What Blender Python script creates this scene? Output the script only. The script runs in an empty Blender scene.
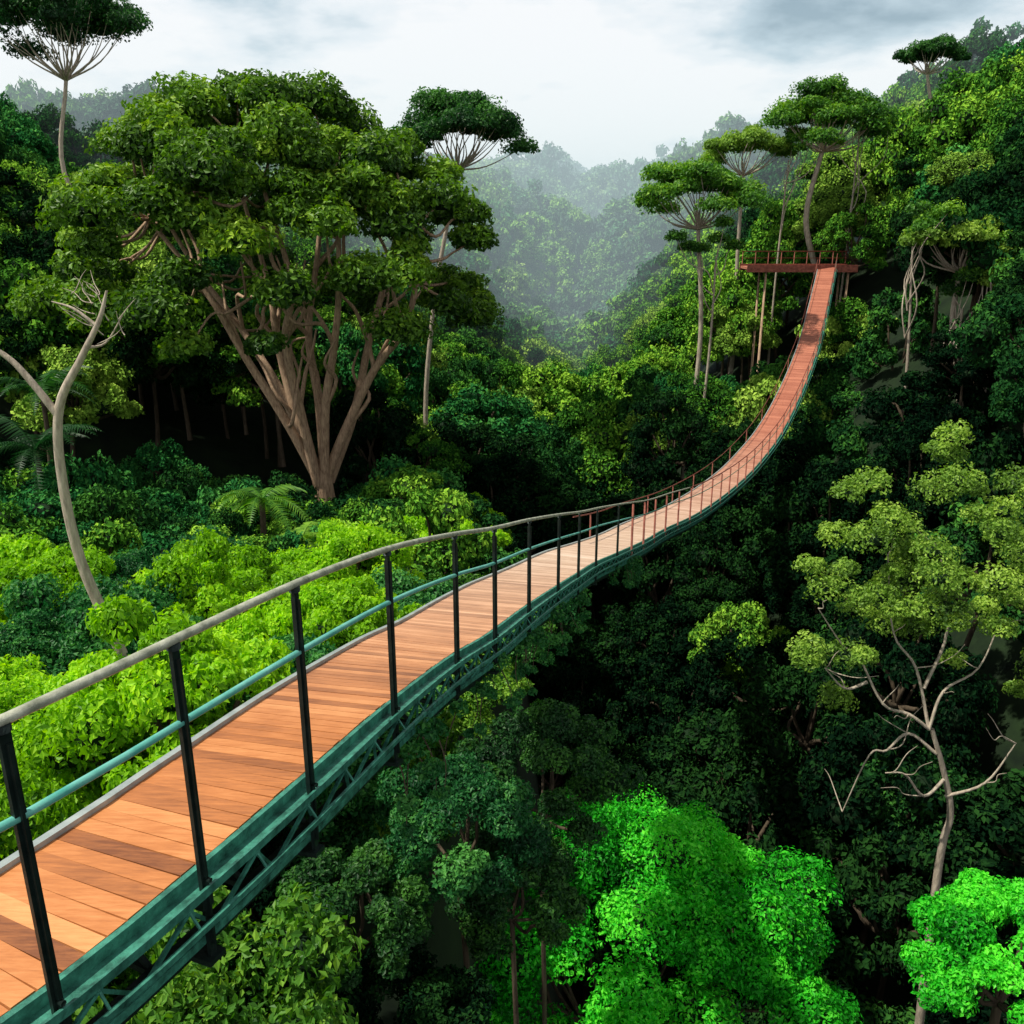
import bpy, math, random
import numpy as np
from mathutils import Vector
rng=np.random.default_rng(7); random.seed(7)
ZC=30.0
scene=bpy.context.scene
def link(o): scene.collection.objects.link(o); return o
# ---------------- materials ----------------
def newmat(name):
    m=bpy.data.materials.new(name); m.use_nodes=True
    nt=m.node_tree; nt.nodes.clear()
    out=nt.nodes.new('ShaderNodeOutputMaterial')
    return m,nt,out
def ramp(nt,stops):
    r=nt.nodes.new('ShaderNodeValToRGB'); e=r.color_ramp.elements
    e[0].position=stops[0][0]; e[0].color=(*stops[0][1],1)
    e[1].position=stops[-1][0]; e[1].color=(*stops[-1][1],1)
    for p,c in stops[1:-1]:
        k=e.new(p); k.color=(*c,1)
    return r
HAZE=(.30,.42,.40)  # distance haze, mixed into leaf, bark and ground colours
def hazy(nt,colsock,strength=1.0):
    """aerial haze painted into the base colour, stronger up the valley (world space)"""
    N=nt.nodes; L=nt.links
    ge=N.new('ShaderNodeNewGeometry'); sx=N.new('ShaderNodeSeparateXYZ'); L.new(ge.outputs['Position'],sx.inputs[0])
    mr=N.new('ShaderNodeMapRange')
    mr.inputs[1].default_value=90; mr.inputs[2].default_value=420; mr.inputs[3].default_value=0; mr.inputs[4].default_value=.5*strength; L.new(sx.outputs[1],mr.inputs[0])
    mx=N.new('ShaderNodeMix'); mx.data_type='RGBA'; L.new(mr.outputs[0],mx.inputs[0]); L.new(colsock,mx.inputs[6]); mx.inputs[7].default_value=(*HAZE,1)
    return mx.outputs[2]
def leafmat(name,dark,mid,light,objvar=0.35,trans=0.3,rough=0.45,simple=False):
    m,nt,out=newmat(name); N=nt.nodes; L=nt.links
    at=N.new('ShaderNodeAttribute'); at.attribute_name='tint'
    oi=N.new('ShaderNodeObjectInfo')
    no=N.new('ShaderNodeTexNoise'); no.inputs['Scale'].default_value=0.35; no.inputs['Detail'].default_value=1 if simple else 3
    ge=N.new('ShaderNodeNewGeometry'); L.new(ge.outputs['Position'],no.inputs['Vector'])
    a=N.new('ShaderNodeMath'); a.operation='MULTIPLY_ADD'; L.new(oi.outputs['Random'],a.inputs[0]); a.inputs[1].default_value=objvar; a.inputs[2].default_value=-objvar/2
    b=N.new('ShaderNodeMath'); b.operation='ADD'; L.new(at.outputs['Fac'],b.inputs[0]); L.new(a.outputs[0],b.inputs[1])
    c=N.new('ShaderNodeMath'); c.operation='MULTIPLY_ADD'; L.new(no.outputs['Fac'],c.inputs[0]); c.inputs[1].default_value=0.6; 
    L.new(b.outputs[0],c.inputs[2])
    d=N.new('ShaderNodeMath'); d.operation='SUBTRACT'; L.new(c.outputs[0],d.inputs[0]); d.inputs[1].default_value=0.30
    r=ramp(nt,[(0.0,dark),(0.5,mid),(1.0,light)]); L.new(d.outputs[0],r.inputs[0])
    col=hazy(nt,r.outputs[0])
    if simple:
        p=N.new('ShaderNodeBsdfDiffuse'); L.new(col,p.inputs['Color']); L.new(p.outputs[0],out.inputs[0]); return m
    p=N.new('ShaderNodeBsdfPrincipled'); L.new(col,p.inputs['Base Color']); p.inputs['Roughness'].default_value=rough
    p.inputs['Specular IOR Level'].default_value=0.2
    t=N.new('ShaderNodeBsdfTranslucent'); 
    hs=N.new('ShaderNodeHueSaturation'); hs.inputs['Value'].default_value=1.5; hs.inputs['Saturation'].default_value=1.1; L.new(col,hs.inputs['Color']); L.new(hs.outputs[0],t.inputs['Color'])
    mx=N.new('ShaderNodeMixShader'); mx.inputs[0].default_value=trans; L.new(p.outputs[0],mx.inputs[1]); L.new(t.outputs[0],mx.inputs[2])
    L.new(mx.outputs[0],out.inputs[0]); return m
def simplemat(name,c1,c2,scale=5,rough=0.7,bump=0.2,metal=0,stretch=(1,1,1),haze=0):
    m,nt,out=newmat(name); N=nt.nodes; L=nt.links
    tc=N.new('ShaderNodeNewGeometry'); mp=N.new('ShaderNodeMapping'); mp.inputs['Scale'].default_value=stretch
    L.new(tc.outputs['Position'],mp.inputs[0])
    no=N.new('ShaderNodeTexNoise'); no.inputs['Scale'].default_value=scale; no.inputs['Detail'].default_value=6; no.inputs['Roughness'].default_value=0.65
    L.new(mp.outputs[0],no.inputs['Vector'])
    r=ramp(nt,[(0.3,c1),(0.7,c2)]); L.new(no.outputs['Fac'],r.inputs[0])
    p=N.new('ShaderNodeBsdfPrincipled'); p.inputs['Roughness'].default_value=rough; p.inputs['Metallic'].default_value=metal
    p.inputs['Specular IOR Level'].default_value=.25
    L.new(hazy(nt,r.outputs[0],haze) if haze else r.outputs[0],p.inputs['Base Color'])
    bp=N.new('ShaderNodeBump'); bp.inputs['Strength'].default_value=bump; bp.inputs['Distance'].default_value=0.05; L.new(no.outputs['Fac'],bp.inputs['Height']); L.new(bp.outputs[0],p.inputs['Normal'])
    L.new(p.outputs[0],out.inputs[0]); return m
c_dark=((0.004,0.026,0.009),(0.018,0.078,0.018),(0.07,0.22,0.03))
c_mid=((0.012,0.06,0.010),(0.07,0.21,0.020),(0.25,0.45,0.04))
c_teal=((0.005,0.04,0.014),(0.022,0.14,0.034),(0.10,0.33,0.06))
c_ol=((0.05,0.11,0.02),(0.17,0.32,0.04),(0.36,0.53,0.08))
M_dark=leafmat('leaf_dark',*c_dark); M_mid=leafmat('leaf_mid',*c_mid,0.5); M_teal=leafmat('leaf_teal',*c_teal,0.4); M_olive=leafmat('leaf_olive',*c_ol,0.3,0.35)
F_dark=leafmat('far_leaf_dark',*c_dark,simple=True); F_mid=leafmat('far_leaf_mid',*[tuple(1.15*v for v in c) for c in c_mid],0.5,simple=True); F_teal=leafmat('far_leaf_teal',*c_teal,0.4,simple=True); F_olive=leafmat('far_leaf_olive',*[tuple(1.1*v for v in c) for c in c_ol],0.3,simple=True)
M_deep=leafmat('leaf_painted_shade',(0.001,0.005,0.003),(0.004,0.018,0.007),(0.018,0.065,0.013),0.5,simple=True)  # shade of the gorge and understory painted into the leaf colour
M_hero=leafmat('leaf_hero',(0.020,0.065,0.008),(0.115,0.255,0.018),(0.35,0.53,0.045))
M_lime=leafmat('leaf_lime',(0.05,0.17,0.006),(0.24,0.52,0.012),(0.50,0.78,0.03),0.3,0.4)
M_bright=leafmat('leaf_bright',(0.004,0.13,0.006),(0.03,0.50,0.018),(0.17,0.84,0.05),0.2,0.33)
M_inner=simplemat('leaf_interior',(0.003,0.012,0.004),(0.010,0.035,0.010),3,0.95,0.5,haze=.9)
M_bark=simplemat('bark_brown',(0.18,0.11,0.07),(0.55,0.38,0.25),5,0.85,0.7,stretch=(3,3,0.5))
M_dbark=simplemat('bark_dark',(0.04,0.03,0.02),(0.12,0.09,0.06),4,0.9,0.6,stretch=(3,3,0.6),haze=.9)
M_pale=simplemat('bark_pale',(0.22,0.18,0.14),(0.56,0.48,0.38),5,0.8,0.6,stretch=(3,3,0.6))
M_soil=simplemat('forest_floor',(0.003,0.009,0.004),(0.012,0.028,0.008),0.8,0.95,0.8,haze=1)
# ---------------- mesh builder ----------------
def cubesphere(n=4):
    V=[];F=[]
    for ax in range(3):
        for sg in (-1,1):
            o=len(V)
            for i in range(n+1):
                for j in range(n+1):
                    a=math.tan((i/n-0.5)*math.pi/2); b=math.tan((j/n-0.5)*math.pi/2)
                    p=[0,0,0]; p[ax]=sg; p[(ax+1)%3]=a*sg; p[(ax+2)%3]=b
                    p=np.array(p)/np.linalg.norm(p); V.append(p)
            for i in range(n):
                for j in range(n):
                    F.append((o+i*(n+1)+j,o+(i+1)*(n+1)+j,o+(i+1)*(n+1)+j+1,o+i*(n+1)+j+1))
    return np.array(V),np.array(F)
CSV,CSF=cubesphere(3)
class MB:
    def __init__(s): s.V=[];s.F=[];s.m=[];s.t=[];s.s=[];s.n=0
    def add(s,v,f,mat,tint=0.5,smooth=False):
        v=np.asarray(v,float).reshape(-1,3); f=np.asarray(f,int).reshape(-1,4)
        s.V.append(v); s.F.append(f+s.n); s.n+=len(v); k=len(f)
        s.m.append(np.full(k,mat)); s.t.append(np.broadcast_to(np.asarray(tint,float),(k,)).copy()); s.s.append(np.full(k,smooth))
    def tube(s,pts,rad,mat,sides=8,tint=.5,sub=4,cap=True):
        pts=np.asarray(pts,float); rad=np.asarray(rad,float)*np.ones(len(pts))
        if sub>1 and len(pts)>2: pts,rad=catmull(pts,rad,sub)
        T=np.gradient(pts,axis=0); T/=np.linalg.norm(T,axis=1)[:,None]+1e-9
        up=np.array([0,0,1.]) if abs(T[0][2])<0.9 else np.array([1.,0,0])
        V=[]; a=np.linspace(0,2*np.pi,sides,endpoint=False)+np.pi/sides
        u=np.cross(T[0],up)
        for i in range(len(pts)):
            u=u-T[i]*np.dot(u,T[i]); u/=np.linalg.norm(u)+1e-9; w=np.cross(T[i],u)
            V.append(pts[i]+rad[i]*(np.cos(a)[:,None]*u+np.sin(a)[:,None]*w))
        V=np.concatenate(V); n=len(pts)
        F=[(i*sides+j,i*sides+(j+1)%sides,(i+1)*sides+(j+1)%sides,(i+1)*sides+j) for i in range(n-1) for j in range(sides)]
        if cap and sides==8:
            for o in (0,(n-1)*sides): F+= [(o,o+1,o+2,o+3),(o,o+3,o+4,o+7),(o+4,o+5,o+6,o+7)]
        if cap and sides==4: F+=[(0,1,2,3),((n-1)*4,(n-1)*4+1,(n-1)*4+2,(n-1)*4+3)]
        s.add(V,F,mat,tint,sides>4)
    def box(s,c,ax,ay,az,mat,tint=.5):
        c,ax,ay,az=map(lambda q:np.asarray(q,float),(c,ax,ay,az))
        V=[c+i*ax+j*ay+k*az for i in(-1,1) for j in(-1,1) for k in(-1,1)]
        F=[(0,1,3,2),(4,6,7,5),(0,4,5,1),(2,3,7,6),(0,2,6,4),(1,5,7,3)]
        s.add(V,F,mat,tint)
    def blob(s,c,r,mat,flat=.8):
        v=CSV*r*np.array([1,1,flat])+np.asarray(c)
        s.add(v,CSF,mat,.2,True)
    def leaves(s,P,Nn,size,mat,tint,aspect=.5,jit=.6,droop=.15):
        n=len(P); 
        Nn=Nn+jit*rng.standard_normal((n,3)); Nn/=np.linalg.norm(Nn,axis=1)[:,None]
        A=rng.standard_normal((n,3)); A[:,2]-=droop*3; A-=Nn*(A*Nn).sum(1)[:,None]; A/=np.linalg.norm(A,axis=1)[:,None]
        B=np.cross(Nn,A); L=(size*rng.uniform(.6,1.3,n))[:,None]; W=L*aspect*.5
        v0=P-A*L*.5; v2=P+A*L*.5-Nn*L*.12; mid=P-A*L*.05+Nn*L*.05
        V=np.stack([v0,mid+B*W,v2,mid-B*W],1).reshape(-1,3)
        F=np.arange(n*4).reshape(-1,4); s.add(V,F,mat,tint,False)
    def make(s,name,mats,parent=None,ret_mesh=False):
        V=np.concatenate(s.V);F=np.concatenate(s.F)
        me=bpy.data.meshes.new(name); me.vertices.add(len(V)); me.vertices.foreach_set('co',V.astype(np.float32).ravel())
        me.loops.add(F.size); me.loops.foreach_set('vertex_index',F.astype(np.int32).ravel())
        me.polygons.add(len(F)); me.polygons.foreach_set('loop_start',np.arange(0,F.size,4,dtype=np.int32)); 
        try: me.polygons.foreach_set('loop_total',np.full(len(F),4,dtype=np.int32))
        except Exception: pass
        for m in mats: me.materials.append(m)
        me.polygons.foreach_set('material_index',np.concatenate(s.m).astype(np.int32))
        me.polygons.foreach_set('use_smooth',np.concatenate(s.s).astype(bool))
        me.update(calc_edges=True)
        a=me.attributes.new('tint','FLOAT','FACE'); a.data.foreach_set('value',np.concatenate(s.t).astype(np.float32))
        if ret_mesh: return me
        o=bpy.data.objects.new(name,me); link(o)
        if parent: o.parent=parent
        return o
def catmull(P,R,sub):
    P=np.vstack([2*P[0]-P[1],P,2*P[-1]-P[-2]]); R=np.concatenate([[R[0]],R,[R[-1]]])
    o=[];ro=[]
    for i in range(1,len(P)-2):
        for k in range(sub):
            t=k/sub
            o.append(.5*((2*P[i])+(-P[i-1]+P[i+1])*t+(2*P[i-1]-5*P[i]+4*P[i+1]-P[i+2])*t*t+(-P[i-1]+3*P[i]-3*P[i+1]+P[i+2])*t**3))
            ro.append(R[i]*(1-t)+R[i+1]*t)
    o.append(P[-2]); ro.append(R[-2]); return np.array(o),np.array(ro)
def sphdirs(n,zmin=-0.35):
    z=rng.uniform(zmin,1,n); a=rng.uniform(0,2*np.pi,n); r=np.sqrt(1-z*z)
    return np.stack([r*np.cos(a),r*np.sin(a),z],1)
def foliage(mb,C,R,nsub,nleaf,size,leafmat_i,inner_i,flat=.75,aspect=.55,inner=.5,jit=.55,zmin=-.45,fill=.35,tv=1.0):
    C=np.asarray(C,float).reshape(-1,3); R=np.asarray(R,float)*np.ones(len(C))
    for c,r in zip(C,R):
        lt=rng.normal(0,.09)*tv
        z=1-(1-zmin)*(np.arange(nsub)+.5)/nsub; a=np.arange(nsub)*2.39996+rng.uniform(0,6.28)+rng.normal(0,.25,nsub); q=np.sqrt(1-z*z)
        D=np.stack([q*np.cos(a),q*np.sin(a),z],1)*rng.uniform(.85,1.12,(nsub,1))
        sc=c+D*r*.62*np.array([1,1,flat]); sr=r*rng.uniform(.36,.58,nsub)
        d=sphdirs(nsub*nleaf,-.5); idx=np.repeat(np.arange(nsub),nleaf)
        rad=(sr[idx]*rng.uniform(.70,1.10,len(idx)))[:,None]
        P=sc[idx]+d*rad*np.array([1,1,.85])
        st=rng.normal(0,.07,nsub)*tv
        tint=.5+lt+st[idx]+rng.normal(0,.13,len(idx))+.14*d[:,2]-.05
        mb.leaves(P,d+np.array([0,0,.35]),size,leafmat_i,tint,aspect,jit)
        nf=int(nsub*nleaf*fill)
        if nf:
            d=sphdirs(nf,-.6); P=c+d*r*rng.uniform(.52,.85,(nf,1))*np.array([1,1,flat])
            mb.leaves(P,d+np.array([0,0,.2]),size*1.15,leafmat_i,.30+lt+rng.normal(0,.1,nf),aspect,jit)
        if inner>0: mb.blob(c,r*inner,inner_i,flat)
# ---------------- terrain ----------------
def smooth(a,b,x): t=np.clip((x-a)/(b-a),0,1); return t*t*(3-2*t)
def ground(x,y):
    x=np.asarray(x,float); y=np.asarray(y,float)
    xv=np.where(y<80,3+.03*y,5.4+.09*(y-80)); s=x-xv
    floor=-24-4*smooth(70,120,y)+smooth(130,430,y)*21+smooth(420,900,y)*24
    k=1-smooth(110,420,y)*.70
    rr=1.0*np.logaddexp(0,(s-1)/1.5)*1.5; rl=.56*np.logaddexp(0,(-s-1)/2)*2
    rr=37*np.tanh(rr/37); rl=34*np.tanh(rl/34)
    g=floor+(rr+rl)*k
    g=g+smooth(80,170,y)*(7*np.sin(x*.045+y*.02)*np.cos(y*.035-x*.01)+5*np.sin(x*.02-y*.05))
    T=np.interp(y,[-60,4,6,12,18,28,38,45,60],[-4.2,-4.6,-5.1,-6.0,-7.9,-10.2,-12.3,-12.8,-13])
    xe=np.interp(y,[0,10,20,45],[-1.9,-1.1,-.5,-1.0])
    shelf=T-2.2; w=(1-smooth(38,52,y))
    left=smooth(xe+3.5,xe,x)
    near=shelf*left+(-29+rr*1.2)*(1-left)
    return g*(1-w)+near*w
ys=np.concatenate([np.linspace(-40,120,110),np.linspace(123,1600,130)]); xs_=np.linspace(-1,1,170)
xs=np.sign(xs_)*(np.abs(xs_)**2.2)*1200
X,Y=np.meshgrid(xs,ys); Zg=ground(X,Y)+ZC
mb=MB(); n=len(xs)
V=np.stack([X,Y,Zg],-1).reshape(-1,3); ii,jj=np.meshgrid(np.arange(len(ys)-1),np.arange(n-1),indexing='ij')
b=(ii*n+jj).ravel(); mb.add(V,np.stack([b,b+1,b+n+1,b+n],1),0,.5,True); mb.make('forest_ground',[M_soil])
# ---------------- bridge ----------------
R=np.array([(-2.5,.4,-2.2),(-2.1,1.1,-2.22),(-1.76,1.7,-2.25),(-1.44,2.25,-2.28),(-1.19,2.85,-2.33),(-.97,3.55,-2.43),(-.74,4.63,-2.68),(-.48,6,-3.08),(-.22,7.06,-3.4),(.1,8.56,-3.83),(.5,10.4,-4.38),(.96,12.5,-5.02),(1.4,14.2,-5.5),(2.0,16,-6.0),(3.0,19.3,-6.95),(4.0,22.3,-7.7),(5.93,27,-8.75),(8.5,33,-9.7),(10.8,38,-10.05),(13.2,43,-9.8),(15.6,48,-8.7),(17.9,53,-7.0),(19.9,58,-5.1),(21.85,63,-3.1)])
R[:,2]+=ZC
Rd,_=catmull(R,np.ones(len(R)),24)
seg=np.linalg.norm(np.diff(Rd,axis=0),axis=1); S=np.concatenate([[0],np.cumsum(seg)]); LT=S[-1]
def Wd(y): return np.interp(y,[0,3,10,25,40,63],[.62,.64,.98,1.15,1.25,1.1])
def at(s):
    p=np.array([np.interp(s,S,Rd[:,k]) for k in range(3)])
    e=.15; q0=np.array([np.interp(max(s-e,0),S,Rd[:,k]) for k in range(3)]); q1=np.array([np.interp(min(s+e,LT),S,Rd[:,k]) for k in range(3)])
    t=q1-q0; t/=np.linalg.norm(t); l=np.array([-t[1],t[0],0]); l/=np.linalg.norm(l); u=np.cross(l,t)*-1 if np.cross(l,t)[2]<0 else np.cross(l,t)
    return p,t,l,u
m,nt,out=newmat('deck_wood'); N=nt.nodes; L=nt.links
a1=N.new('ShaderNodeAttribute'); a1.attribute_name='tint'
ge=N.new('ShaderNodeNewGeometry')
no=N.new('ShaderNodeTexNoise'); no.inputs['Scale'].default_value=14; no.inputs['Detail'].default_value=8; no.inputs['Roughness'].default_value=.7
mp=N.new('ShaderNodeMapping'); mp.inputs['Scale'].default_value=(.5,4.0,1); mp.inputs['Rotation'].default_value=(0,0,-.3); L.new(ge.outputs['Position'],mp.inputs[0]); L.new(mp.outputs[0],no.inputs['Vector'])
# blotchy wear and damp stains
nw=N.new('ShaderNodeTexNoise'); nw.inputs['Scale'].default_value=2.6; nw.inputs['Detail'].default_value=5; L.new(ge.outputs['Position'],nw.inputs['Vector'])
ma=N.new('ShaderNodeMath'); ma.operation='MULTIPLY_ADD'; L.new(no.outputs['Fac'],ma.inputs[0]); ma.inputs[1].default_value=.8; L.new(a1.outputs['Fac'],ma.inputs[2])
mw=N.new('ShaderNodeMath'); mw.operation='MULTIPLY_ADD'; L.new(nw.outputs['Fac'],mw.inputs[0]); mw.inputs[1].default_value=.5; L.new(ma.outputs[0],mw.inputs[2])
mb_=N.new('ShaderNodeMath'); mb_.operation='SUBTRACT'; L.new(mw.outputs[0],mb_.inputs[0]); mb_.inputs[1].default_value=.68
rp=ramp(nt,[(0.1,(.18,.055,.016)),(.5,(.50,.175,.048)),(.9,(.76,.34,.125))]); L.new(mb_.outputs[0],rp.inputs[0])
sx=N.new('ShaderNodeSeparateXYZ'); L.new(ge.outputs['Position'],sx.inputs[0])
mr=N.new('ShaderNodeMapRange'); mr.inputs[1].default_value=4; mr.inputs[2].default_value=14; L.new(sx.outputs[1],mr.inputs[0])
mr2=N.new('ShaderNodeMapRange'); mr2.inputs[1].default_value=20; mr2.inputs[2].default_value=44; L.new(sx.outputs[1],mr2.inputs[0])
mixa=N.new('ShaderNodeMix'); mixa.data_type='RGBA'; L.new(mr.outputs[0],mixa.inputs[0]); L.new(rp.outputs[0],mixa.inputs[6])
rp2=ramp(nt,[(0.1,(.40,.24,.16)),(.5,(.60,.42,.30)),(.9,(.76,.59,.47))]); L.new(mb_.outputs[0],rp2.inputs[0]); L.new(rp2.outputs[0],mixa.inputs[7])
mixb=N.new('ShaderNodeMix'); mixb.data_type='RGBA'; L.new(mr2.outputs[0],mixb.inputs[0]); L.new(mixa.outputs[2],mixb.inputs[6])
rp3=ramp(nt,[(0.1,(.28,.08,.045)),(.9,(.54,.20,.12))]); L.new(mb_.outputs[0],rp3.inputs[0]); L.new(rp3.outputs[0],mixb.inputs[7])
p=N.new('ShaderNodeBsdfPrincipled'); p.inputs['Roughness'].default_value=.6; L.new(mixb.outputs[2],p.inputs['Base Color'])
bp=N.new('ShaderNodeBump'); bp.inputs['Strength'].default_value=.25; bp.inputs['Distance'].default_value=.01; L.new(no.outputs['Fac'],bp.inputs['Height']); L.new(bp.outputs[0],p.inputs['Normal']); L.new(p.outputs[0],out.inputs[0])
M_wood=m
M_teal_st=simplemat('teal_painted_steel',(.010,.05,.038),(.07,.32,.23),13,.5,.3,.1)
M_dkst=simplemat('dark_green_steel',(.004,.010,.009),(.018,.032,.028),12,.45,.15,.3)
M_rail=simplemat('weathered_handrail',(.20,.22,.16),(.62,.63,.50),14,.45,.2,.3)
M_tealrail=simplemat('teal_midrail',(.05,.33,.27),(.22,.56,.48),6,.4,.1,.1)
M_rust=simplemat('rust_steel',(.10,.03,.022),(.30,.10,.07),6,.7,.3,.2)
M_kerb=simplemat('grey_edge_trim',(.22,.27,.27),(.42,.47,.46),8,.5,.1,.2)
bridge=bpy.data.objects.new('suspension_footbridge',None); link(bridge)
mb=MB(); s=0.05
while s<LT:
    pw=.088 if s<25 else .12
    p0,t,l,u=at(s+pw/2); W=Wd(p0[1])
    c=p0+l*(W/2+rng.normal(0,.0025))-u*(.016+abs(rng.normal(0,.0015))); t2=t+l*rng.normal(0,.006)
    mb.box(c,l*(W/2-.012),t2*(pw/2-.004),u*.016,0,.5+rng.normal(0,.13)); s+=pw
mb.make('deck_planks',[M_wood],bridge)
def sweep(mb,off_l,off_u,hw,hh,mat,s0=0,s1=None,step=.3,width_frac=None):
    s1=s1 or LT; ss=np.arange(s0,s1+step*.5,step); V=[]
    for q in ss:
        p0,t,l,u=at(min(q,LT)); W=Wd(p0[1]); c=p0+l*(off_l+(W if width_frac else 0))+u*off_u
        V+= [c-l*hw-u*hh,c+l*hw-u*hh,c+l*hw+u*hh,c-l*hw+u*hh]
    n=len(ss); F=[(i*4+j,i*4+(j+1)%4,(i+1)*4+(j+1)%4,(i+1)*4+j) for i in range(n-1) for j in range(4)]+[(3,2,1,0),((n-1)*4,(n-1)*4+1,(n-1)*4+2,(n-1)*4+3)]
    mb.add(V,F,mat)
mb=MB()
sweep(mb,-.012,-.026,.012,.030,0)
sweep(mb,-.060,-.052,.036,.005,0)
sweep(mb,-.102,-.040,.006,.018,0)
sweep(mb,-.155,-.125,.008,.012,0)
sweep(mb,-.05,-.27,.018,.018,0)
sweep(mb,.06,-.38,.03,.035,1)
sweep(mb,.0,-.05,.014,.05,1,width_frac=True)
sweep(mb,-.10,-.30,.03,.035,1,width_frac=True)
q=0.2;k=0
while q<LT-.5:
    a,t,l,u=at(q); b_,t2,l2,u2=at(q+.20); 
    A0=a-l*.10-u*.06; B0=b_-l2*.05-u2*.26
    A1=a-l*.05-u*.26; B1=b_-l2*.10-u2*.06
    (mb.tube([A0,B0],.010,0,4,sub=1) if k%2==0 else mb.tube([A1,B1],.010,0,4,sub=1))
    if k%2==0: mb.box(a-l*.08-u*.062,l*.03,t*.014,u*.004,0); mb.tube([a-l*.10-u*.055,a-l*.155-u*.125],.006,0,4,sub=1); mb.tube([a-l*.155-u*.125,a-l*.05-u*.26],.006,0,4,sub=1)
    if k%3==0:
        W=Wd(a[1]); mb.box(a+l*(W/2)-u*.085,l*(W/2+.02),t*.022,u*.035,1)
        mb.tube([a-l*.05-u*.26,a+l*.08-u*.39],.014,0,4,sub=1); mb.tube([a+l*.06-u*.38,a+l*(W-.1)-u*.31],.02,1,4,sub=1)
        mb.tube([a+l*.08-u*.38,a+l*(W*.6)-u*.1],.014,1,4,sub=1)
    k+=1;q+=.20
mb.make('side_truss',[M_teal_st,M_dkst],bridge)
mb=MB(); sweep(mb,-.006,.012,.018,.012,0,width_frac=True); mb.make('edge_trim',[M_kerb],bridge)
py=[1.0,1.6,2.20,2.78,3.5,4.58,6,7.06,8.56,10.4,12.2,13.9,15.6]
ps=[float(np.interp(y,Rd[:,1],S)) for y in py]
q=ps[-1]+1.7
while q<LT: ps.append(q); q+=1.75
mbp=MB(); mbr=MB()
UP=np.array([0,0,1.])
for i,q in enumerate(ps):
    a,t,l,u=at(q); far=a[1]>17
    b0=a-l*.075; mat=0 if not far else 1
    if not far:
        mbp.box(b0+UP*.305,l*.008,t*.018,UP*.655,mat)
        mbp.box(b0+UP*.305-l*.002,l*.020,t*.005,UP*.60,mat)
        mbp.box(b0-UP*.36+l*.02,l*.045,t*.045,UP*.012,mat)
        mbp.box(b0-UP*.10+l*.04,l*.05,t*.03,UP*.03,mat)
        for z in(.0,-.17): mbp.tube([b0+UP*z-l*.035,b0+UP*z+l*.01],.010,0,8,sub=1)
        mbp.tube([b0+UP*.94,b0+UP*.96],.024,0,8,sub=1)
    else:
        mbp.tube([b0-UP*.2,b0+UP*.93],.024,mat,8,sub=1)
        if i%2==0:
            W=Wd(a[1]); c=a+l*(W+.05); mbp.tube([c-UP*.2,c+UP*.55],.02,mat,8,sub=1)
mbp.make('railing_posts',[M_dkst,M_rust],bridge)
def rail(h,r,mat,s0,s1,left=False,off=-.075):
    P=[]
    for q in np.arange(s0,s1,.35):
        a,t,l,u=at(q); 
        P.append(a+l*(Wd(a[1])+.05 if left else off)+UP*h)
    mbr.tube(P,r,mat,8,sub=1)
smid=float(np.interp(17,Rd[:,1],S))
rail(.972,.017,0,0,smid+9); rail(.972,.019,2,smid+9,LT)
rail(.66,.014,1,0,smid); rail(.66,.013,3,smid,LT)
rail(.56,.015,2,smid,LT,True)
mbr.make('handrails',[M_rail,M_tealrail,M_rust,M_teal_st],bridge)
mb=MB(); E,t,l,u=at(LT); ez=E[2]
cx=19.7; cy=63.6
mb.box((cx,cy+.6,ez-.05),(3.7,0,0),(0,1.0,0),(0,0,.08),0); mb.box((cx,cy-.44,ez-.06),(3.75,0,0),(0,.05,0),(0,0,.24),1)
mb.box((cx,cy+1.65,ez-.06),(3.75,0,0),(0,.05,0),(0,0,.22),1)
for x in (17.3,22.9):
    for yy in (cy-.25,cy+1.4):
        zb=float(ground(x,yy))+ZC-.5; mb.tube([(x,yy,zb),(x,yy,ez-.1)],[.09,.07],2,8,sub=1)
for x in np.linspace(16.1,23.3,9):
    mb.tube([(x,cy+1.65,ez+.1),(x,cy+1.65,ez+1.0)],.03,1,8,sub=1)
mb.tube([(16.0,cy+1.65,ez+1.0),(23.4,cy+1.65,ez+1.0)],.035,1,8,sub=1); mb.tube([(16.0,cy+1.65,ez+.55),(23.4,cy+1.65,ez+.55)],.02,1,8,sub=1)
mb.make('viewing_platform',[M_wood,M_rust,M_bark])
# climbers growing through the truss
mb=MB(); C=[];RR=[]
for q in np.concatenate([rng.uniform(4.5,9.5,16),rng.uniform(9.5,22,16)]):
    a,t,l,u=at(q); sc_=1 if q<9.5 else 1.5
    c=a-l*rng.uniform(-.05,.12)-u*rng.uniform(.27,.46); C.append(c); RR.append(rng.uniform(.06,.15)*sc_)
    e=c-UP*rng.uniform(.15,.6)+l*rng.normal(0,.08); mb.tube([c,(c+e)/2+l*rng.normal(0,.04),e],[.006,.005,.003],0,4,sub=3,cap=False)
    C.append(e); RR.append(rng.uniform(.04,.10)*sc_)
foliage(mb,C,RR,5,26,.045,1,2,inner=0,flat=1.1,fill=.4); mb.make('climbing_vine',[M_dbark,M_teal,M_inner])
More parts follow.
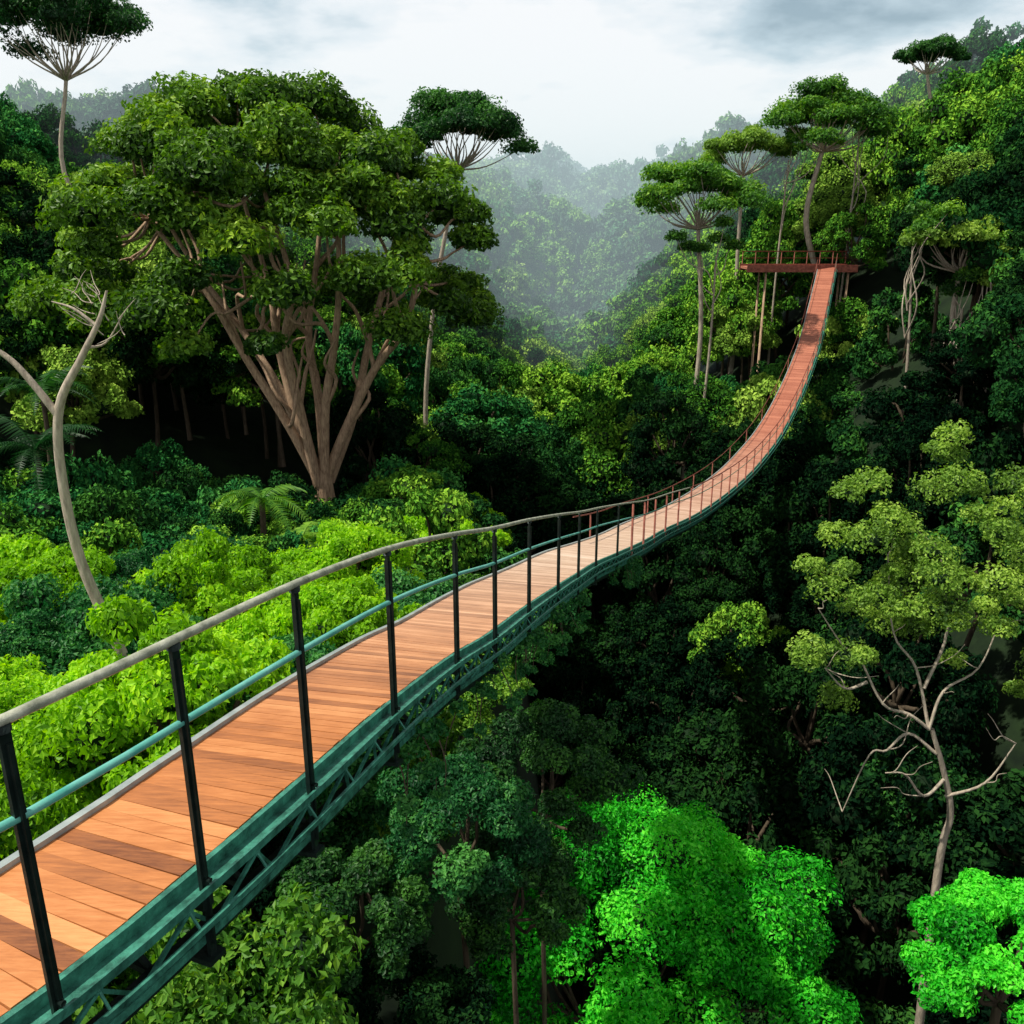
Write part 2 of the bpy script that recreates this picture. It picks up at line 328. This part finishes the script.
# ---------------- trees ----------------
def P(x,y,z): return np.array([x,y,z+ZC])
def limb_to(mb,a,b,r0,r1,mat,sag=.15,wob=.12):
    a=np.array(a);b=np.array(b); d=b-a; Ln=np.linalg.norm(d)
    m1=a+d*.35+rng.normal(0,wob*Ln*.5,3)-np.array([0,0,sag*Ln*.5]); m2=a+d*.7+rng.normal(0,wob*Ln*.4,3)
    mb.tube([a,m1,m2,b],[r0,(r0*.7+r1*.3),(r0*.4+r1*.6),r1],mat,6,sub=4,cap=False)
mb=MB(); hy=40
mb.tube([P(-8.6,hy,-15),P(-8.65,hy,-13),P(-8.7,hy,-12),P(-8.75,hy,-10.9)],[.75,.52,.44,.40],0,12,sub=5,cap=False)
stems=[[(-8.9,0,-11.8),(-10.1,-.5,-8.8),(-11.5,-.8,-5.6),(-12.9,-1,-2.9),(-15,-1,0)],
[(-8.8,0,-11.7),(-9.9,.6,-8.6),(-10.7,1.2,-5.2),(-10.9,1.6,-2.8),(-12,2,1)],
[(-8.8,-.2,-11.6),(-9.3,-.8,-8),(-9.6,-1.5,-4.8),(-9.1,-2.2,-2.5),(-9.8,-3,1.5)],
[(-8.7,.2,-11.6),(-8.6,.6,-8),(-8.9,1.2,-5),(-8.6,1.5,-2),(-8,2,2.6)],
[(-8.6,-.1,-11.6),(-8.2,-.5,-8),(-7.7,-.9,-5.2),(-7.2,-1.3,-2.6),(-7,-2,1.6)],
[(-8.5,.1,-11.7),(-7.6,0,-9.1),(-6.1,-.3,-6.3),(-5.1,-.6,-4.4),(-4.2,-.9,-1.8),(-4,-1,0)],
[(-8.5,.3,-11.6),(-7.4,1.2,-8.5),(-6.5,2.4,-5.5),(-5.8,3.2,-2.5),(-5.2,4,0)],
[(-8.9,.3,-11.7),(-10.6,1.6,-8),(-12.8,3,-5),(-14.6,4,-2.5),(-16,4,0)]]
ends=[]
for st in stems:
    pts=[P(a+rng.normal(0,.12),hy+b,c) for a,b,c in st]; mb.tube(pts,np.linspace(.25,.08,len(pts)),0,8,sub=5,cap=False); ends+=pts[2:]
    for q in (1,2,2,3):
        e=pts[q]+np.array([rng.normal(0,1.3),rng.normal(0,1.3),rng.uniform(2.2,3.6)]); limb_to(mb,pts[q],e,.11,.04,0,sag=-.05,wob=.2); ends.append(e)
C=[];RR=[]
n=150
for i in range(n):
    zz=1-1.15*(i+.5)/n; a=i*2.39996+rng.normal(0,.2); r=math.sqrt(max(0,1-zz*zz))
    wob=1+.12*math.sin(3*a+1)+rng.normal(0,.06)
    front=math.sin(a)<-.2 and zz<.12
    c=P(-10.9+8.4*r*math.cos(a)*wob,hy+1+7.0*r*math.sin(a)*wob,-2.9+7.6*zz*(1+.07*rng.normal())-(1.6 if zz<.25 else 0)*rng.random())
    if rng.random()<(.5 if front else .10): continue
    C.append(c); RR.append(rng.uniform(.8,1.7))
for i in range(18):
    a=rng.uniform(0,6.28); C.append(P(-10.9+6*math.cos(a)*rng.random()**.5,hy+1+5*math.sin(a),rng.uniform(0,3))); RR.append(1.4)
C=np.array(C)
foliage(mb,C,RR,9,110,.24,1,2,flat=.62,inner=.45,tv=1.5)
for c in C[::2]:
    e=min(ends,key=lambda q:np.linalg.norm(q-c)); limb_to(mb,e,c,.08,.03,0)
mb.make('spreading_rainforest_tree',[M_bark,M_hero,M_inner])
def umbrella(name,top,R_,lean=(0,0),leaf=M_mid,bark=M_pale,nl=16,th=.22,fork=.45,size=.22,tr=.14,inner=.35,nleaf=90):
    mb=MB(); top=np.array(top,float); gx,gy=top[0]-lean[0],top[1]-lean[1]
    gz=float(ground(gx,gy))+ZC-.6
    H=top[2]-gz; fk=np.array([top[0]-lean[0]*.15,top[1]-lean[1]*.15,top[2]-R_*fork*1.5])
    b=np.array([gx,gy,gz]); m1=b+(fk-b)*.33+np.array([rng.normal(0,.03)*H,0,0]); m2=b+(fk-b)*.68+np.array([rng.normal(0,.03)*H,0,0])
    mb.tube([b,m1,m2,fk],[tr*1.6,tr*1.1,tr,tr*.8],0,8,sub=6,cap=False)
    C=[];RR=[]
    for i in range(nl):
        a=i*2.39996+rng.normal(0,.4); r=R_*.85*math.sqrt((i+.6)/nl)*rng.uniform(.75,1.05)
        c=top+np.array([r*math.cos(a),r*math.sin(a),-R_*th*(r/R_)**2+rng.normal(0,.085*R_)]); C.append(c); RR.append(R_*rng.uniform(.18,.31))
        md=fk+(c-fk)*.5+np.array([rng.normal(0,.06)*R_,0,-.08*R_]); mb.tube([fk,md,c],[tr*.45,tr*.25,tr*.1],0,6,sub=4,cap=False)
    foliage(mb,C,RR,7,nleaf,size,1,2,flat=.45,inner=inner)
    mb.make(name,[bark,leaf,M_inner])
umbrella('umbrella_tree',P(-27.5,61,12.2),6.0,leaf=M_dark,nl=34,size=.22,th=.3)
umbrella('umbrella_tree',P(-2.9,55,5.8),4.6,(1.4,0),leaf=M_dark,nl=32,size=.2,th=.5)
umbrella('umbrella_tree',P(21.8,68,7.8),4.8,leaf=M_mid,nl=30,size=.22,tr=.2,th=.6)
umbrella('umbrella_tree',P(10.9,55,2.3),4.2,(.3,0),leaf=M_mid,nl=28,size=.2,th=.45)
umbrella('umbrella_tree',P(16.6,69,5.4),3.6,(0,0),leaf=M_olive,nl=22,size=.2,th=.4)
umbrella('umbrella_tree',P(21.0,44,-.3),3.1,(-1.2,0),leaf=M_olive,nl=26,size=.18,th=.35)
umbrella('umbrella_tree',P(24.0,43,-2.0),2.8,(-1,0),leaf=M_olive,nl=22,size=.18,th=.35)
umbrella('umbrella_tree',P(31,74,12.2),2.8,leaf=M_dark,nl=20,size=.2,th=.5)
# bare leaning trunk, left
mb=MB(); yy=13
mb.tube([P(-6.0,yy,-7.6),P(-6.3,yy,-6.4),P(-6.67,yy,-5.0),P(-6.75,yy,-3.6),P(-6.62,yy,-2.6),P(-6.2,yy,-1.9),P(-5.86,yy,-1.35),P(-5.7,yy,-.95)],[.10,.09,.078,.07,.065,.05,.035,.016],0,8,sub=6,cap=False)
mb.tube([P(-6.65,yy,-2.75),P(-7.0,yy,-2.2),P(-7.3,yy,-1.85),P(-8.0,yy,-1.4)],[.06,.05,.04,.03],0,8,sub=5,cap=False)
mb.tube([P(-5.9,yy,-1.45),P(-6.2,yy,-1.2),P(-6.5,yy,-1.1)],[.03,.02,.01],0,6,sub=4,cap=False)
mb.tube([P(-6.1,yy,-1.75),P(-5.9,yy+.2,-1.7),P(-5.6,yy+.2,-1.3)],[.025,.016,.008],0,6,sub=4,cap=False)
for i in range(14):
    a=P(-5.8+rng.normal(0,.15),yy,-1.2+rng.normal(0,.2)); limb_to(mb,a,a+np.array([rng.normal(0,.35),rng.normal(0,.3),rng.uniform(.1,.4)]),.009,.003,0)
Cc=[P(-8.3,yy,-1.0),P(-7.9,yy+.5,-.7),P(-8.6,yy,-1.5)]
foliage(mb,Cc,[.45,.4,.4],6,60,.09,1,2,inner=.3); mb.make('bare_leaning_tree',[M_pale,M_dark,M_inner])
# twisted pale tree, right
mb=MB(); yy=14
mb.tube([P(8.2,yy,-16),P(8.0,yy,-11.5),P(8.05,yy,-10.4),P(7.8,yy,-9.5),P(7.45,yy,-8.6)],[.09,.07,.06,.05,.04],0,8,sub=6,cap=False)
for st in [[(7.85,0,-9.6),(7.4,-.2,-9.85),(7.0,-.2,-9.4),(6.6,-.3,-9.3)],[(7.6,0,-9.1),(7.1,.1,-8.75),(6.75,.1,-9.1),(6.45,.1,-9.2),(6.1,.1,-10.4)],[(7.4,0,-8.6),(7.0,0,-8.3),(6.6,.2,-8.2),(6.1,.3,-7.3),(5.8,.3,-7.1),(5.3,.3,-6.4)],[(7.4,0,-8.6),(7.6,.1,-7.9),(8.2,.2,-7.5),(8.5,.3,-6.6)],[(7.4,0,-8.6),(7.2,.4,-7.6),(6.8,.6,-7.0),(6.6,.8,-5.6)],[(7.3,.2,-7.9),(7.7,.5,-6.9),(7.5,.8,-5.5)],[(7.9,0,-10),(8.4,-.3,-9.5),(8.8,-.3,-8.7)],[(6.3,.25,-7.8),(5.9,.2,-7.9),(5.5,.2,-7.5)]]:
    pts=[P(a,yy+b,c) for a,b,c in st]; mb.tube(pts,np.linspace(.034,.010,len(pts)),0,6,sub=5,cap=False)
    for q in (1,2,len(pts)-1):
        e=pts[q]+np.array([rng.normal(0,.4),rng.normal(0,.3),rng.uniform(.1,.6)]); limb_to(mb,pts[q],e,.012,.004,0)
C=[];RR=[]
for c in [(5.5,14.8,-5.9),(5.3,14,-7.2),(6.2,15,-5.2),(6.9,15,-4.6),(7.6,15.2,-4.4),(8.3,15,-4.9),(8.9,14.8,-5.6),(8.5,14.0,-6.3),(7.2,15.5,-5.4),(9.3,14.4,-6.9),(6.2,13.9,-6.3),(7.9,14.4,-5.5),(5.9,14.4,-7.6),(7.1,13.8,-6.4),(6.7,14.3,-5.7),(8.9,13.9,-7.6),(9.3,15,-4.9),(8.2,16,-4.0),(6.6,14.9,-6.9),(7.7,14.8,-7.1),(8.2,15,-6.6),(7.3,15,-6.2)]:
    for kk in range(3):
        C.append(P(*c)+rng.normal(0,.30,3)); RR.append(rng.uniform(.22,.48))
foliage(mb,C,RR,8,70,.07,1,2,inner=.35,flat=.7,tv=1.7,fill=.15); mb.make('twisted_branch_tree',[M_pale,M_olive,M_inner])
def round_tree(name,c,R_,nl,leaf,size,nsub=9,nleaf=90,flat=.6,lr=(.26,.36),aspect=.55,bark=M_dbark,zlow=.0,tr=.06,rx=1,fill=.35,spread=.74,tv=1,wv=.10):
    mb=MB(); c=np.array(c,float); C=[];RR=[]
    for i in range(nl):
        zz=1-(1-zlow)*(i+.5)/nl; a=i*2.39996+rng.normal(0,.25); r=math.sqrt(1-zz*zz); w=1+rng.normal(0,wv)
        C.append(c+R_*spread*np.array([r*math.cos(a)*w*rx,r*math.sin(a)*w,zz*flat*w])); RR.append(R_*rng.uniform(*lr))
    foliage(mb,C,RR,nsub,nleaf,size,1,2,flat=.75,aspect=aspect,inner=.5,fill=fill,tv=tv)
    gz=float(ground(c[0],c[1]))+ZC-.5; fk=c-np.array([0,0,R_*.5])
    mb.tube([(c[0],c[1],gz),(c[0]+.1,c[1],(gz+fk[2])/2),fk],[tr*1.6,tr*1.2,tr],0,8,sub=4,cap=False)
    for q in C[::3]: limb_to(mb,fk,q,tr*.6,.02,0)
    mb.make(name,[bark,leaf,M_inner])
round_tree('broadleaf_tree',P(1.6,11.2,-11.3),3.5,62,M_bright,.075,10,210,.60,(.12,.21),zlow=.12,rx=1.06,fill=.10,spread=.84,tv=2.1,wv=.13)
round_tree('broadleaf_tree',P(6.35,9.2,-9.1),1.3,22,M_bright,.065,9,170,.7,(.2,.3),fill=.15,spread=.8,tv=1.7)
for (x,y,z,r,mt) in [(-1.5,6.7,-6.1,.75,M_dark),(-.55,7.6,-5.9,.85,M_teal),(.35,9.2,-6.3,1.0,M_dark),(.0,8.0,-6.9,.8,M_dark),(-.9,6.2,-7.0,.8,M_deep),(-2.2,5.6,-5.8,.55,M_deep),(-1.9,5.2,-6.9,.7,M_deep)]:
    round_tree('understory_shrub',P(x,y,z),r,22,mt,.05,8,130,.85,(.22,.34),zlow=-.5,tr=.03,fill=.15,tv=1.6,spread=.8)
def proto(leaf,R_=1.0,nl=18,nsub=7,nleaf=60,size=.07,H=1.6,flat=.8,lr=(.24,.40),bark=M_dbark,seedoff=0,zlow=-.55,inner=.5,limbs=True,fill=.3):
    mb=MB(); C=[];RR=[]
    for i in range(nl):
        zz=1-(1-zlow)*(i+.5)/nl; a=i*2.39996+rng.normal(0,.35)+seedoff; r=math.sqrt(max(0,1-zz*zz)); w=1+rng.normal(0,.14)
        C.append(R_*.75*np.array([r*math.cos(a)*w,r*math.sin(a)*w,zz*flat*w])); RR.append(R_*rng.uniform(*lr))
    foliage(mb,C,RR,nsub,nleaf,size,1,2,flat=.68,inner=inner,fill=fill)
    if limbs:
        mb.tube([(0,0,-H),(.04,0,-H*.6),(0,0,-.2)],[.045,.035,.03],0,6,sub=4,cap=False)
        for q in C[::2]: limb_to(mb,(0,0,-.3*R_),q,.03,.012,0)
    return mb.make('proto',[bark,leaf,M_inner],ret_mesh=True)
shapes=[dict(nl=20,flat=.75),dict(nl=26,flat=1.0,lr=(.2,.34)),dict(nl=18,flat=.6,lr=(.26,.42)),dict(nl=28,flat=.7,lr=(.18,.30))]
protos={}
for key,mt,f in (('mid',F_mid,F_mid),('dark',F_dark,F_dark),('teal',F_teal,F_teal)):
    protos[key]=[proto(mt,seedoff=i,nleaf=48,size=.075,**sh) for i,sh in enumerate(shapes)]
    protos[key+'_far']=[proto(mt,seedoff=i,nsub=5,nleaf=18,size=.13,limbs=False,fill=.2,**sh) for i,sh in enumerate(shapes[:3])]
protos['olive']=[proto(F_olive,**shapes[2]),proto(F_olive,**shapes[3])]
protos['olive_far']=[proto(F_olive,nsub=5,nleaf=18,size=.13,limbs=False,fill=.2,**shapes[2])]
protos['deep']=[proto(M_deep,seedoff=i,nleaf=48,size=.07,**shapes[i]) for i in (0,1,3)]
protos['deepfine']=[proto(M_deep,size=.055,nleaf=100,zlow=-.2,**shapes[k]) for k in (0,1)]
protos['lime']=[proto(M_lime,size=.055,nleaf=120,zlow=-.2,**shapes[k]) for k in (0,1,3)]
protos['midfine']=[proto(M_mid,size=.055,nleaf=120,zlow=-.2,**shapes[k]) for k in (0,1,3)]
protos['tealfine']=[proto(M_teal,size=.055,nleaf=120,zlow=-.2,**shapes[k]) for k in (0,1)]
forest=link(bpy.data.objects.new('distant_forest',None)); under=link(bpy.data.objects.new('undergrowth',None))
bs=Rd[::6].copy(); bs[:,2]-=ZC
plat=np.array([(x,63.5,-3.9) for x in np.arange(15.6,23.8,.6)]+[(17.3,63.5,-8.5),(16.7,63.5,-8.5)])
bs=np.vstack([bs,plat])
def blocked(x,y,z,r):
    """keep the bridge corridor clear of crowns"""
    far=bs[:,1]>y-1.5
    if not far.any(): return False
    B=bs[far]; k=y/np.maximum(B[:,1],.1)
    hit=(np.abs(B[:,0]*k-x)<r*1.05+.9*k)&(z+r*1.15>B[:,2]*k-.6*k)
    return bool(hit.any())
cnt=0
def inst(parent,me,x,y,z,sx_,sz_,name):
    global cnt
    o=bpy.data.objects.new(name,me); o.location=(x,y,z+ZC); o.scale=(sx_,sx_*random.uniform(.9,1.1),sz_)
    o.rotation_euler=(random.uniform(-.12,.12),random.uniform(-.12,.12),random.uniform(0,6.28)); o.parent=parent; link(o); cnt+=1
def scatter_row(y0,y1,sp,rmin,rmax,hmin,hmax,xl,xr,pick):
    y=y0
    while y<y1:
        spc=sp(y); xa=xl(y); xb=xr(y); x=xa+random.random()*spc
        while x<xb:
            px=x+random.gauss(0,.25)*spc; py_=y+random.gauss(0,.3)*spc
            r=spc*random.uniform(rmin,rmax); h=random.uniform(hmin,hmax)*(1 if py_<150 else 1.15)
            if 26<py_<44 and .34<px/py_<.56: h-=3.0
            z=float(ground(px,py_))+h
            if not (abs(px+8.7)<8 and abs(py_-41)<6) and not (abs(px+9)<4.0 and 30<py_<41):
                tries=0
                while blocked(px,py_,z,r) and tries<7: z-=1.5; tries+=1
                if tries<7:
                    me=pick(px,py_); inst(forest,me,px,py_,z,r,r*random.uniform(.95,1.5),'canopy_tree')
            x+=spc*random.uniform(.75,1.2)
        y+=spc*.85
def pickf(x,y):
    q=random.random()
    if y<52 and x>-1:
        sh=x/y
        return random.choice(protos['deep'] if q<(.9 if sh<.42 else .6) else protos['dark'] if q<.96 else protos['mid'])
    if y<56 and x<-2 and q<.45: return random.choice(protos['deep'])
    k='dark' if q<.26 else 'mid' if q<.74 else 'teal' if q<.84 else 'olive'
    return random.choice(protos[k+('_far' if y>105 else '')])
spf=lambda y: 3.5+max(0,y-45)*.022
scatter_row(42,150,spf,.58,1.0,4.2,8.2,lambda y:-.62*y-5,lambda y:.62*y+5,pickf)
scatter_row(150,560,lambda y:6.5+.022*(y-150),.65,1.05,5,10,lambda y:-.45*y-12,lambda y:.5*y+12,pickf)
scatter_row(3,42,lambda y:2.9,.58,.95,4.2,9,lambda y:(2.6 if y<20 else 1.5),lambda y:.62*y+5,pickf)
y=3.0
while y<41:
    spc=1.25+.045*y; x=-.66*y-4
    xe=float(np.interp(y,[0,10,20,45],[-2.4,-1.4,-.6,-.5]))
    while x<xe:
        px=x+random.gauss(0,.25)*spc; py_=y+random.gauss(0,.25)*spc; r=spc*random.uniform(.45,1.0)
        z=float(ground(px,py_))+random.uniform(.4,2.0)
        nz=math.sin(px*.9+py_*.35)+math.cos(py_*.55-px*.3)
        lim=px<-2.6-.02*py_ and 7.5<py_<20 and (nz>.15 or (nz>-.6 and random.random()<.5))
        if py_>=20: lim=(random.random()<.05)
        k='lime' if lim else random.choice(['midfine','tealfine','midfine'])
        if py_<7.5: k=random.choice(['midfine','tealfine','lime','midfine'])
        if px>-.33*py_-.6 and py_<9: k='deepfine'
        if py_>22 and not lim: k=random.choice(['mid','dark','teal','dark'])
        if abs(px+6.2)<.9 and 9<py_<13: z-=.8
        if blocked(px,py_,z,r): z-=.8
        if not blocked(px,py_,z,r): inst(under,random.choice(protos[k]),px,py_,z,r,r*random.uniform(.9,1.4),'shrub')
        x+=spc*random.uniform(.65,1.05)
    y+=spc*.75
def palm(name,c,nf,Lf,leaf,trunk=0,wl=.22,up=.5):
    mb=MB(); c=np.array(c,float)
    if trunk: mb.tube([c-np.array([.2,0,trunk]),c-np.array([.05,0,trunk*.5]),c],[.13,.10,.09],0,8,sub=4,cap=False)
    for i in range(nf):
        a=i*2.39996+rng.normal(0,.2); e=up+rng.normal(0,.2); d=np.array([math.cos(a),math.sin(a),0]); side=np.array([-d[1],d[0],0]); L_=Lf*rng.uniform(.8,1.1)
        ts=np.linspace(0,1,26); Pp=c+d*(ts*L_*.9)[:,None]+np.array([0,0,1.])*(e*ts*L_-.85*L_*ts**2)[:,None]
        mb.tube(Pp[::5],np.linspace(.03,.008,len(Pp[::5])),1,4,sub=1,cap=False)
        V=[];n_=0
        for j in range(2,26):
            w=Lf*wl*math.sin(math.pi*min(1,.12+ts[j]*.88))**.7
            for sg in(-1,1):
                b0=Pp[j]; b1=Pp[j]+(Pp[j]-Pp[j-1])*.75; tip=b0+side*sg*w+d*w*.45-np.array([0,0,w*.35*rng.uniform(.5,1.4)]); mm=(b1+tip)/2+np.array([0,0,.03])
                V+=[b0,b1,mm,tip]; n_+=1
        mb.add(V,np.arange(n_*4).reshape(-1,4),1,.5+rng.normal(0,.12,n_))
    mb.make(name,[M_dbark,leaf])
palm('tree_fern',P(-8.0,27.5,-8.5),13,2.0,M_mid,2.5)
palm('tree_fern',P(-6.2,25,-8.9),12,1.6,M_mid,2)
for x,y,z in [(-18.5,34,-8.5),(-20,38,-7)]: palm('palm_tree',P(x,y,z),14,2.6,M_dark,4,up=.8)
for (x,y,z0,z1,lx) in [(19.4,44,-14,-1.2,-.6),(20.4,43,-14,-4.0,.7),(22.3,42,-13,-2.5,-.6),(11.5,54,-13,-2,.3),(25.6,46,-12,-2.5,-1.6),(24.0,68,-12,6,.3),(19.3,68,-12,4,.2)]:
    mb=MB(); a=P(x,y,z0); b=P(x+lx,y,z1); mm=(a+b)/2+np.array([lx*.4*rng.choice([-1,1]),0,0]); mb.tube([a,mm,b],[.10,.075,.045],0,8,sub=6,cap=False)
    C=[]
    for i in range(6):
        e=b+np.array([abs(rng.normal(0,1.1)) if x>19 and y<50 else rng.normal(0,1.1),rng.normal(0,.8),rng.uniform(.2,2)]); limb_to(mb,a+(b-a)*rng.uniform(.6,.98),e,.04,.015,0); C.append(e)
    foliage(mb,C,[.7]*6,7,60,.16,1,2,inner=.3,flat=.5); mb.make('slender_tree',[M_pale,M_mid,M_inner])
print('instances',cnt)
# ---------------- mist filling the far valley ----------------
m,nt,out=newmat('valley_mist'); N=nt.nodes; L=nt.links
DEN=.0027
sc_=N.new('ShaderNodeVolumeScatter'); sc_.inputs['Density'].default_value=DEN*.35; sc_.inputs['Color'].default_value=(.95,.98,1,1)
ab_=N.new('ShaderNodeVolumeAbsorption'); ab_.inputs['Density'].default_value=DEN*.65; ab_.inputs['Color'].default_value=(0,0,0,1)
em=N.new('ShaderNodeEmission'); em.inputs['Color'].default_value=(.48,.66,.72,1); em.inputs['Strength'].default_value=DEN*.85  # added self-glow of the mist, standing in for multiple scattering
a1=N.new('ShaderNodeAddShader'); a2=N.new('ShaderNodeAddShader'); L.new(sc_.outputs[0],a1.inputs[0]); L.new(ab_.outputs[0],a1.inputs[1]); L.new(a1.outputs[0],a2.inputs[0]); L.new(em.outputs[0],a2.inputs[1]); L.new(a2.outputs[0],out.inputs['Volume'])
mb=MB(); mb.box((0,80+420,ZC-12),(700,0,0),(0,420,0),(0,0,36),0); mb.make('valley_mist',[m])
# ---------------- world ----------------
w=bpy.data.worlds.new('World'); scene.world=w; w.use_nodes=True; nt=w.node_tree; nt.nodes.clear(); N=nt.nodes; L=nt.links
out=N.new('ShaderNodeOutputWorld'); sky=N.new('ShaderNodeTexSky'); sky.sky_type='NISHITA'; sky.sun_disc=False
sd=Vector((-.50,-.12,.86)).normalized(); sky.sun_elevation=math.asin(sd.z); sky.sun_rotation=math.atan2(sd.x,sd.y)
bg1=N.new('ShaderNodeBackground'); bg1.inputs[1].default_value=.12; L.new(sky.outputs[0],bg1.inputs[0])
tc=N.new('ShaderNodeTexCoord'); sx=N.new('ShaderNodeSeparateXYZ'); L.new(tc.outputs['Generated'],sx.inputs[0])
ad=N.new('ShaderNodeMath'); ad.operation='ADD'; ad.inputs[1].default_value=.22; ab=N.new('ShaderNodeMath'); ab.operation='MAXIMUM'; ab.inputs[1].default_value=0; L.new(sx.outputs[2],ab.inputs[0]); L.new(ab.outputs[0],ad.inputs[0])
dv=N.new('ShaderNodeVectorMath'); dv.operation='DIVIDE'; cb=N.new('ShaderNodeCombineXYZ'); L.new(ad.outputs[0],cb.inputs[0]);L.new(ad.outputs[0],cb.inputs[1]); cb.inputs[2].default_value=1
L.new(tc.outputs['Generated'],dv.inputs[0]); L.new(cb.outputs[0],dv.inputs[1])
no=N.new('ShaderNodeTexNoise'); no.inputs['Scale'].default_value=1.9; no.inputs['Detail'].default_value=6; no.inputs['Roughness'].default_value=.55; L.new(dv.outputs[0],no.inputs['Vector'])
sp=N.new('ShaderNodeVectorMath'); sp.operation='SUBTRACT'; sp.inputs[1].default_value=(.76,2.26,0); L.new(dv.outputs[0],sp.inputs[0])
ml=N.new('ShaderNodeVectorMath'); ml.operation='MULTIPLY'; ml.inputs[1].default_value=(1.8,2.4,0); L.new(sp.outputs[0],ml.inputs[0])
ln=N.new('ShaderNodeVectorMath'); ln.operation='LENGTH'; L.new(ml.outputs[0],ln.inputs[0])
mk=N.new('ShaderNodeMapRange'); mk.inputs[1].default_value=.25; mk.inputs[2].default_value=1.1; mk.inputs[3].default_value=.31; mk.inputs[4].default_value=0; L.new(ln.outputs[1],mk.inputs[0])
sb=N.new('ShaderNodeMath'); sb.operation='SUBTRACT'; L.new(no.outputs['Fac'],sb.inputs[0]); L.new(mk.outputs[0],sb.inputs[1])
rp=ramp(nt,[(.17,(.30,.41,.48)),(.28,(.54,.66,.73)),(.38,(.86,.91,.94)),(.47,(1,1,1))]); L.new(sb.outputs[0],rp.inputs[0])
mr=N.new('ShaderNodeMapRange'); mr.inputs[1].default_value=.32; mr.inputs[2].default_value=.8; mr.inputs[3].default_value=1.05; mr.inputs[4].default_value=.42; L.new(sx.outputs[2],mr.inputs[0])
bg2=N.new('ShaderNodeBackground'); L.new(rp.outputs[0],bg2.inputs[0]); L.new(mr.outputs[0],bg2.inputs[1])
mx=N.new('ShaderNodeMixShader'); mx.inputs[0].default_value=.88; L.new(bg1.outputs[0],mx.inputs[1]); L.new(bg2.outputs[0],mx.inputs[2]); L.new(mx.outputs[0],out.inputs[0])
sl=bpy.data.lights.new('sun','SUN'); sl.energy=5; sl.angle=math.radians(1.2); sl.color=(1,.95,.82); so=link(bpy.data.objects.new('sun',sl)); so.rotation_euler=sd.to_track_quat('Z','Y').to_euler(); so.location=(0,0,80)
cam=bpy.data.cameras.new('camera'); cam.lens=31.64; cam.sensor_width=36; cam.clip_end=4000; cam.clip_start=.05
co=link(bpy.data.objects.new('camera',cam)); co.location=(0,0,ZC); co.rotation_euler=(math.radians(72),0,0); scene.camera=co
scene.view_settings.view_transform='Standard'; scene.view_settings.look='None'; scene.view_settings.exposure=0
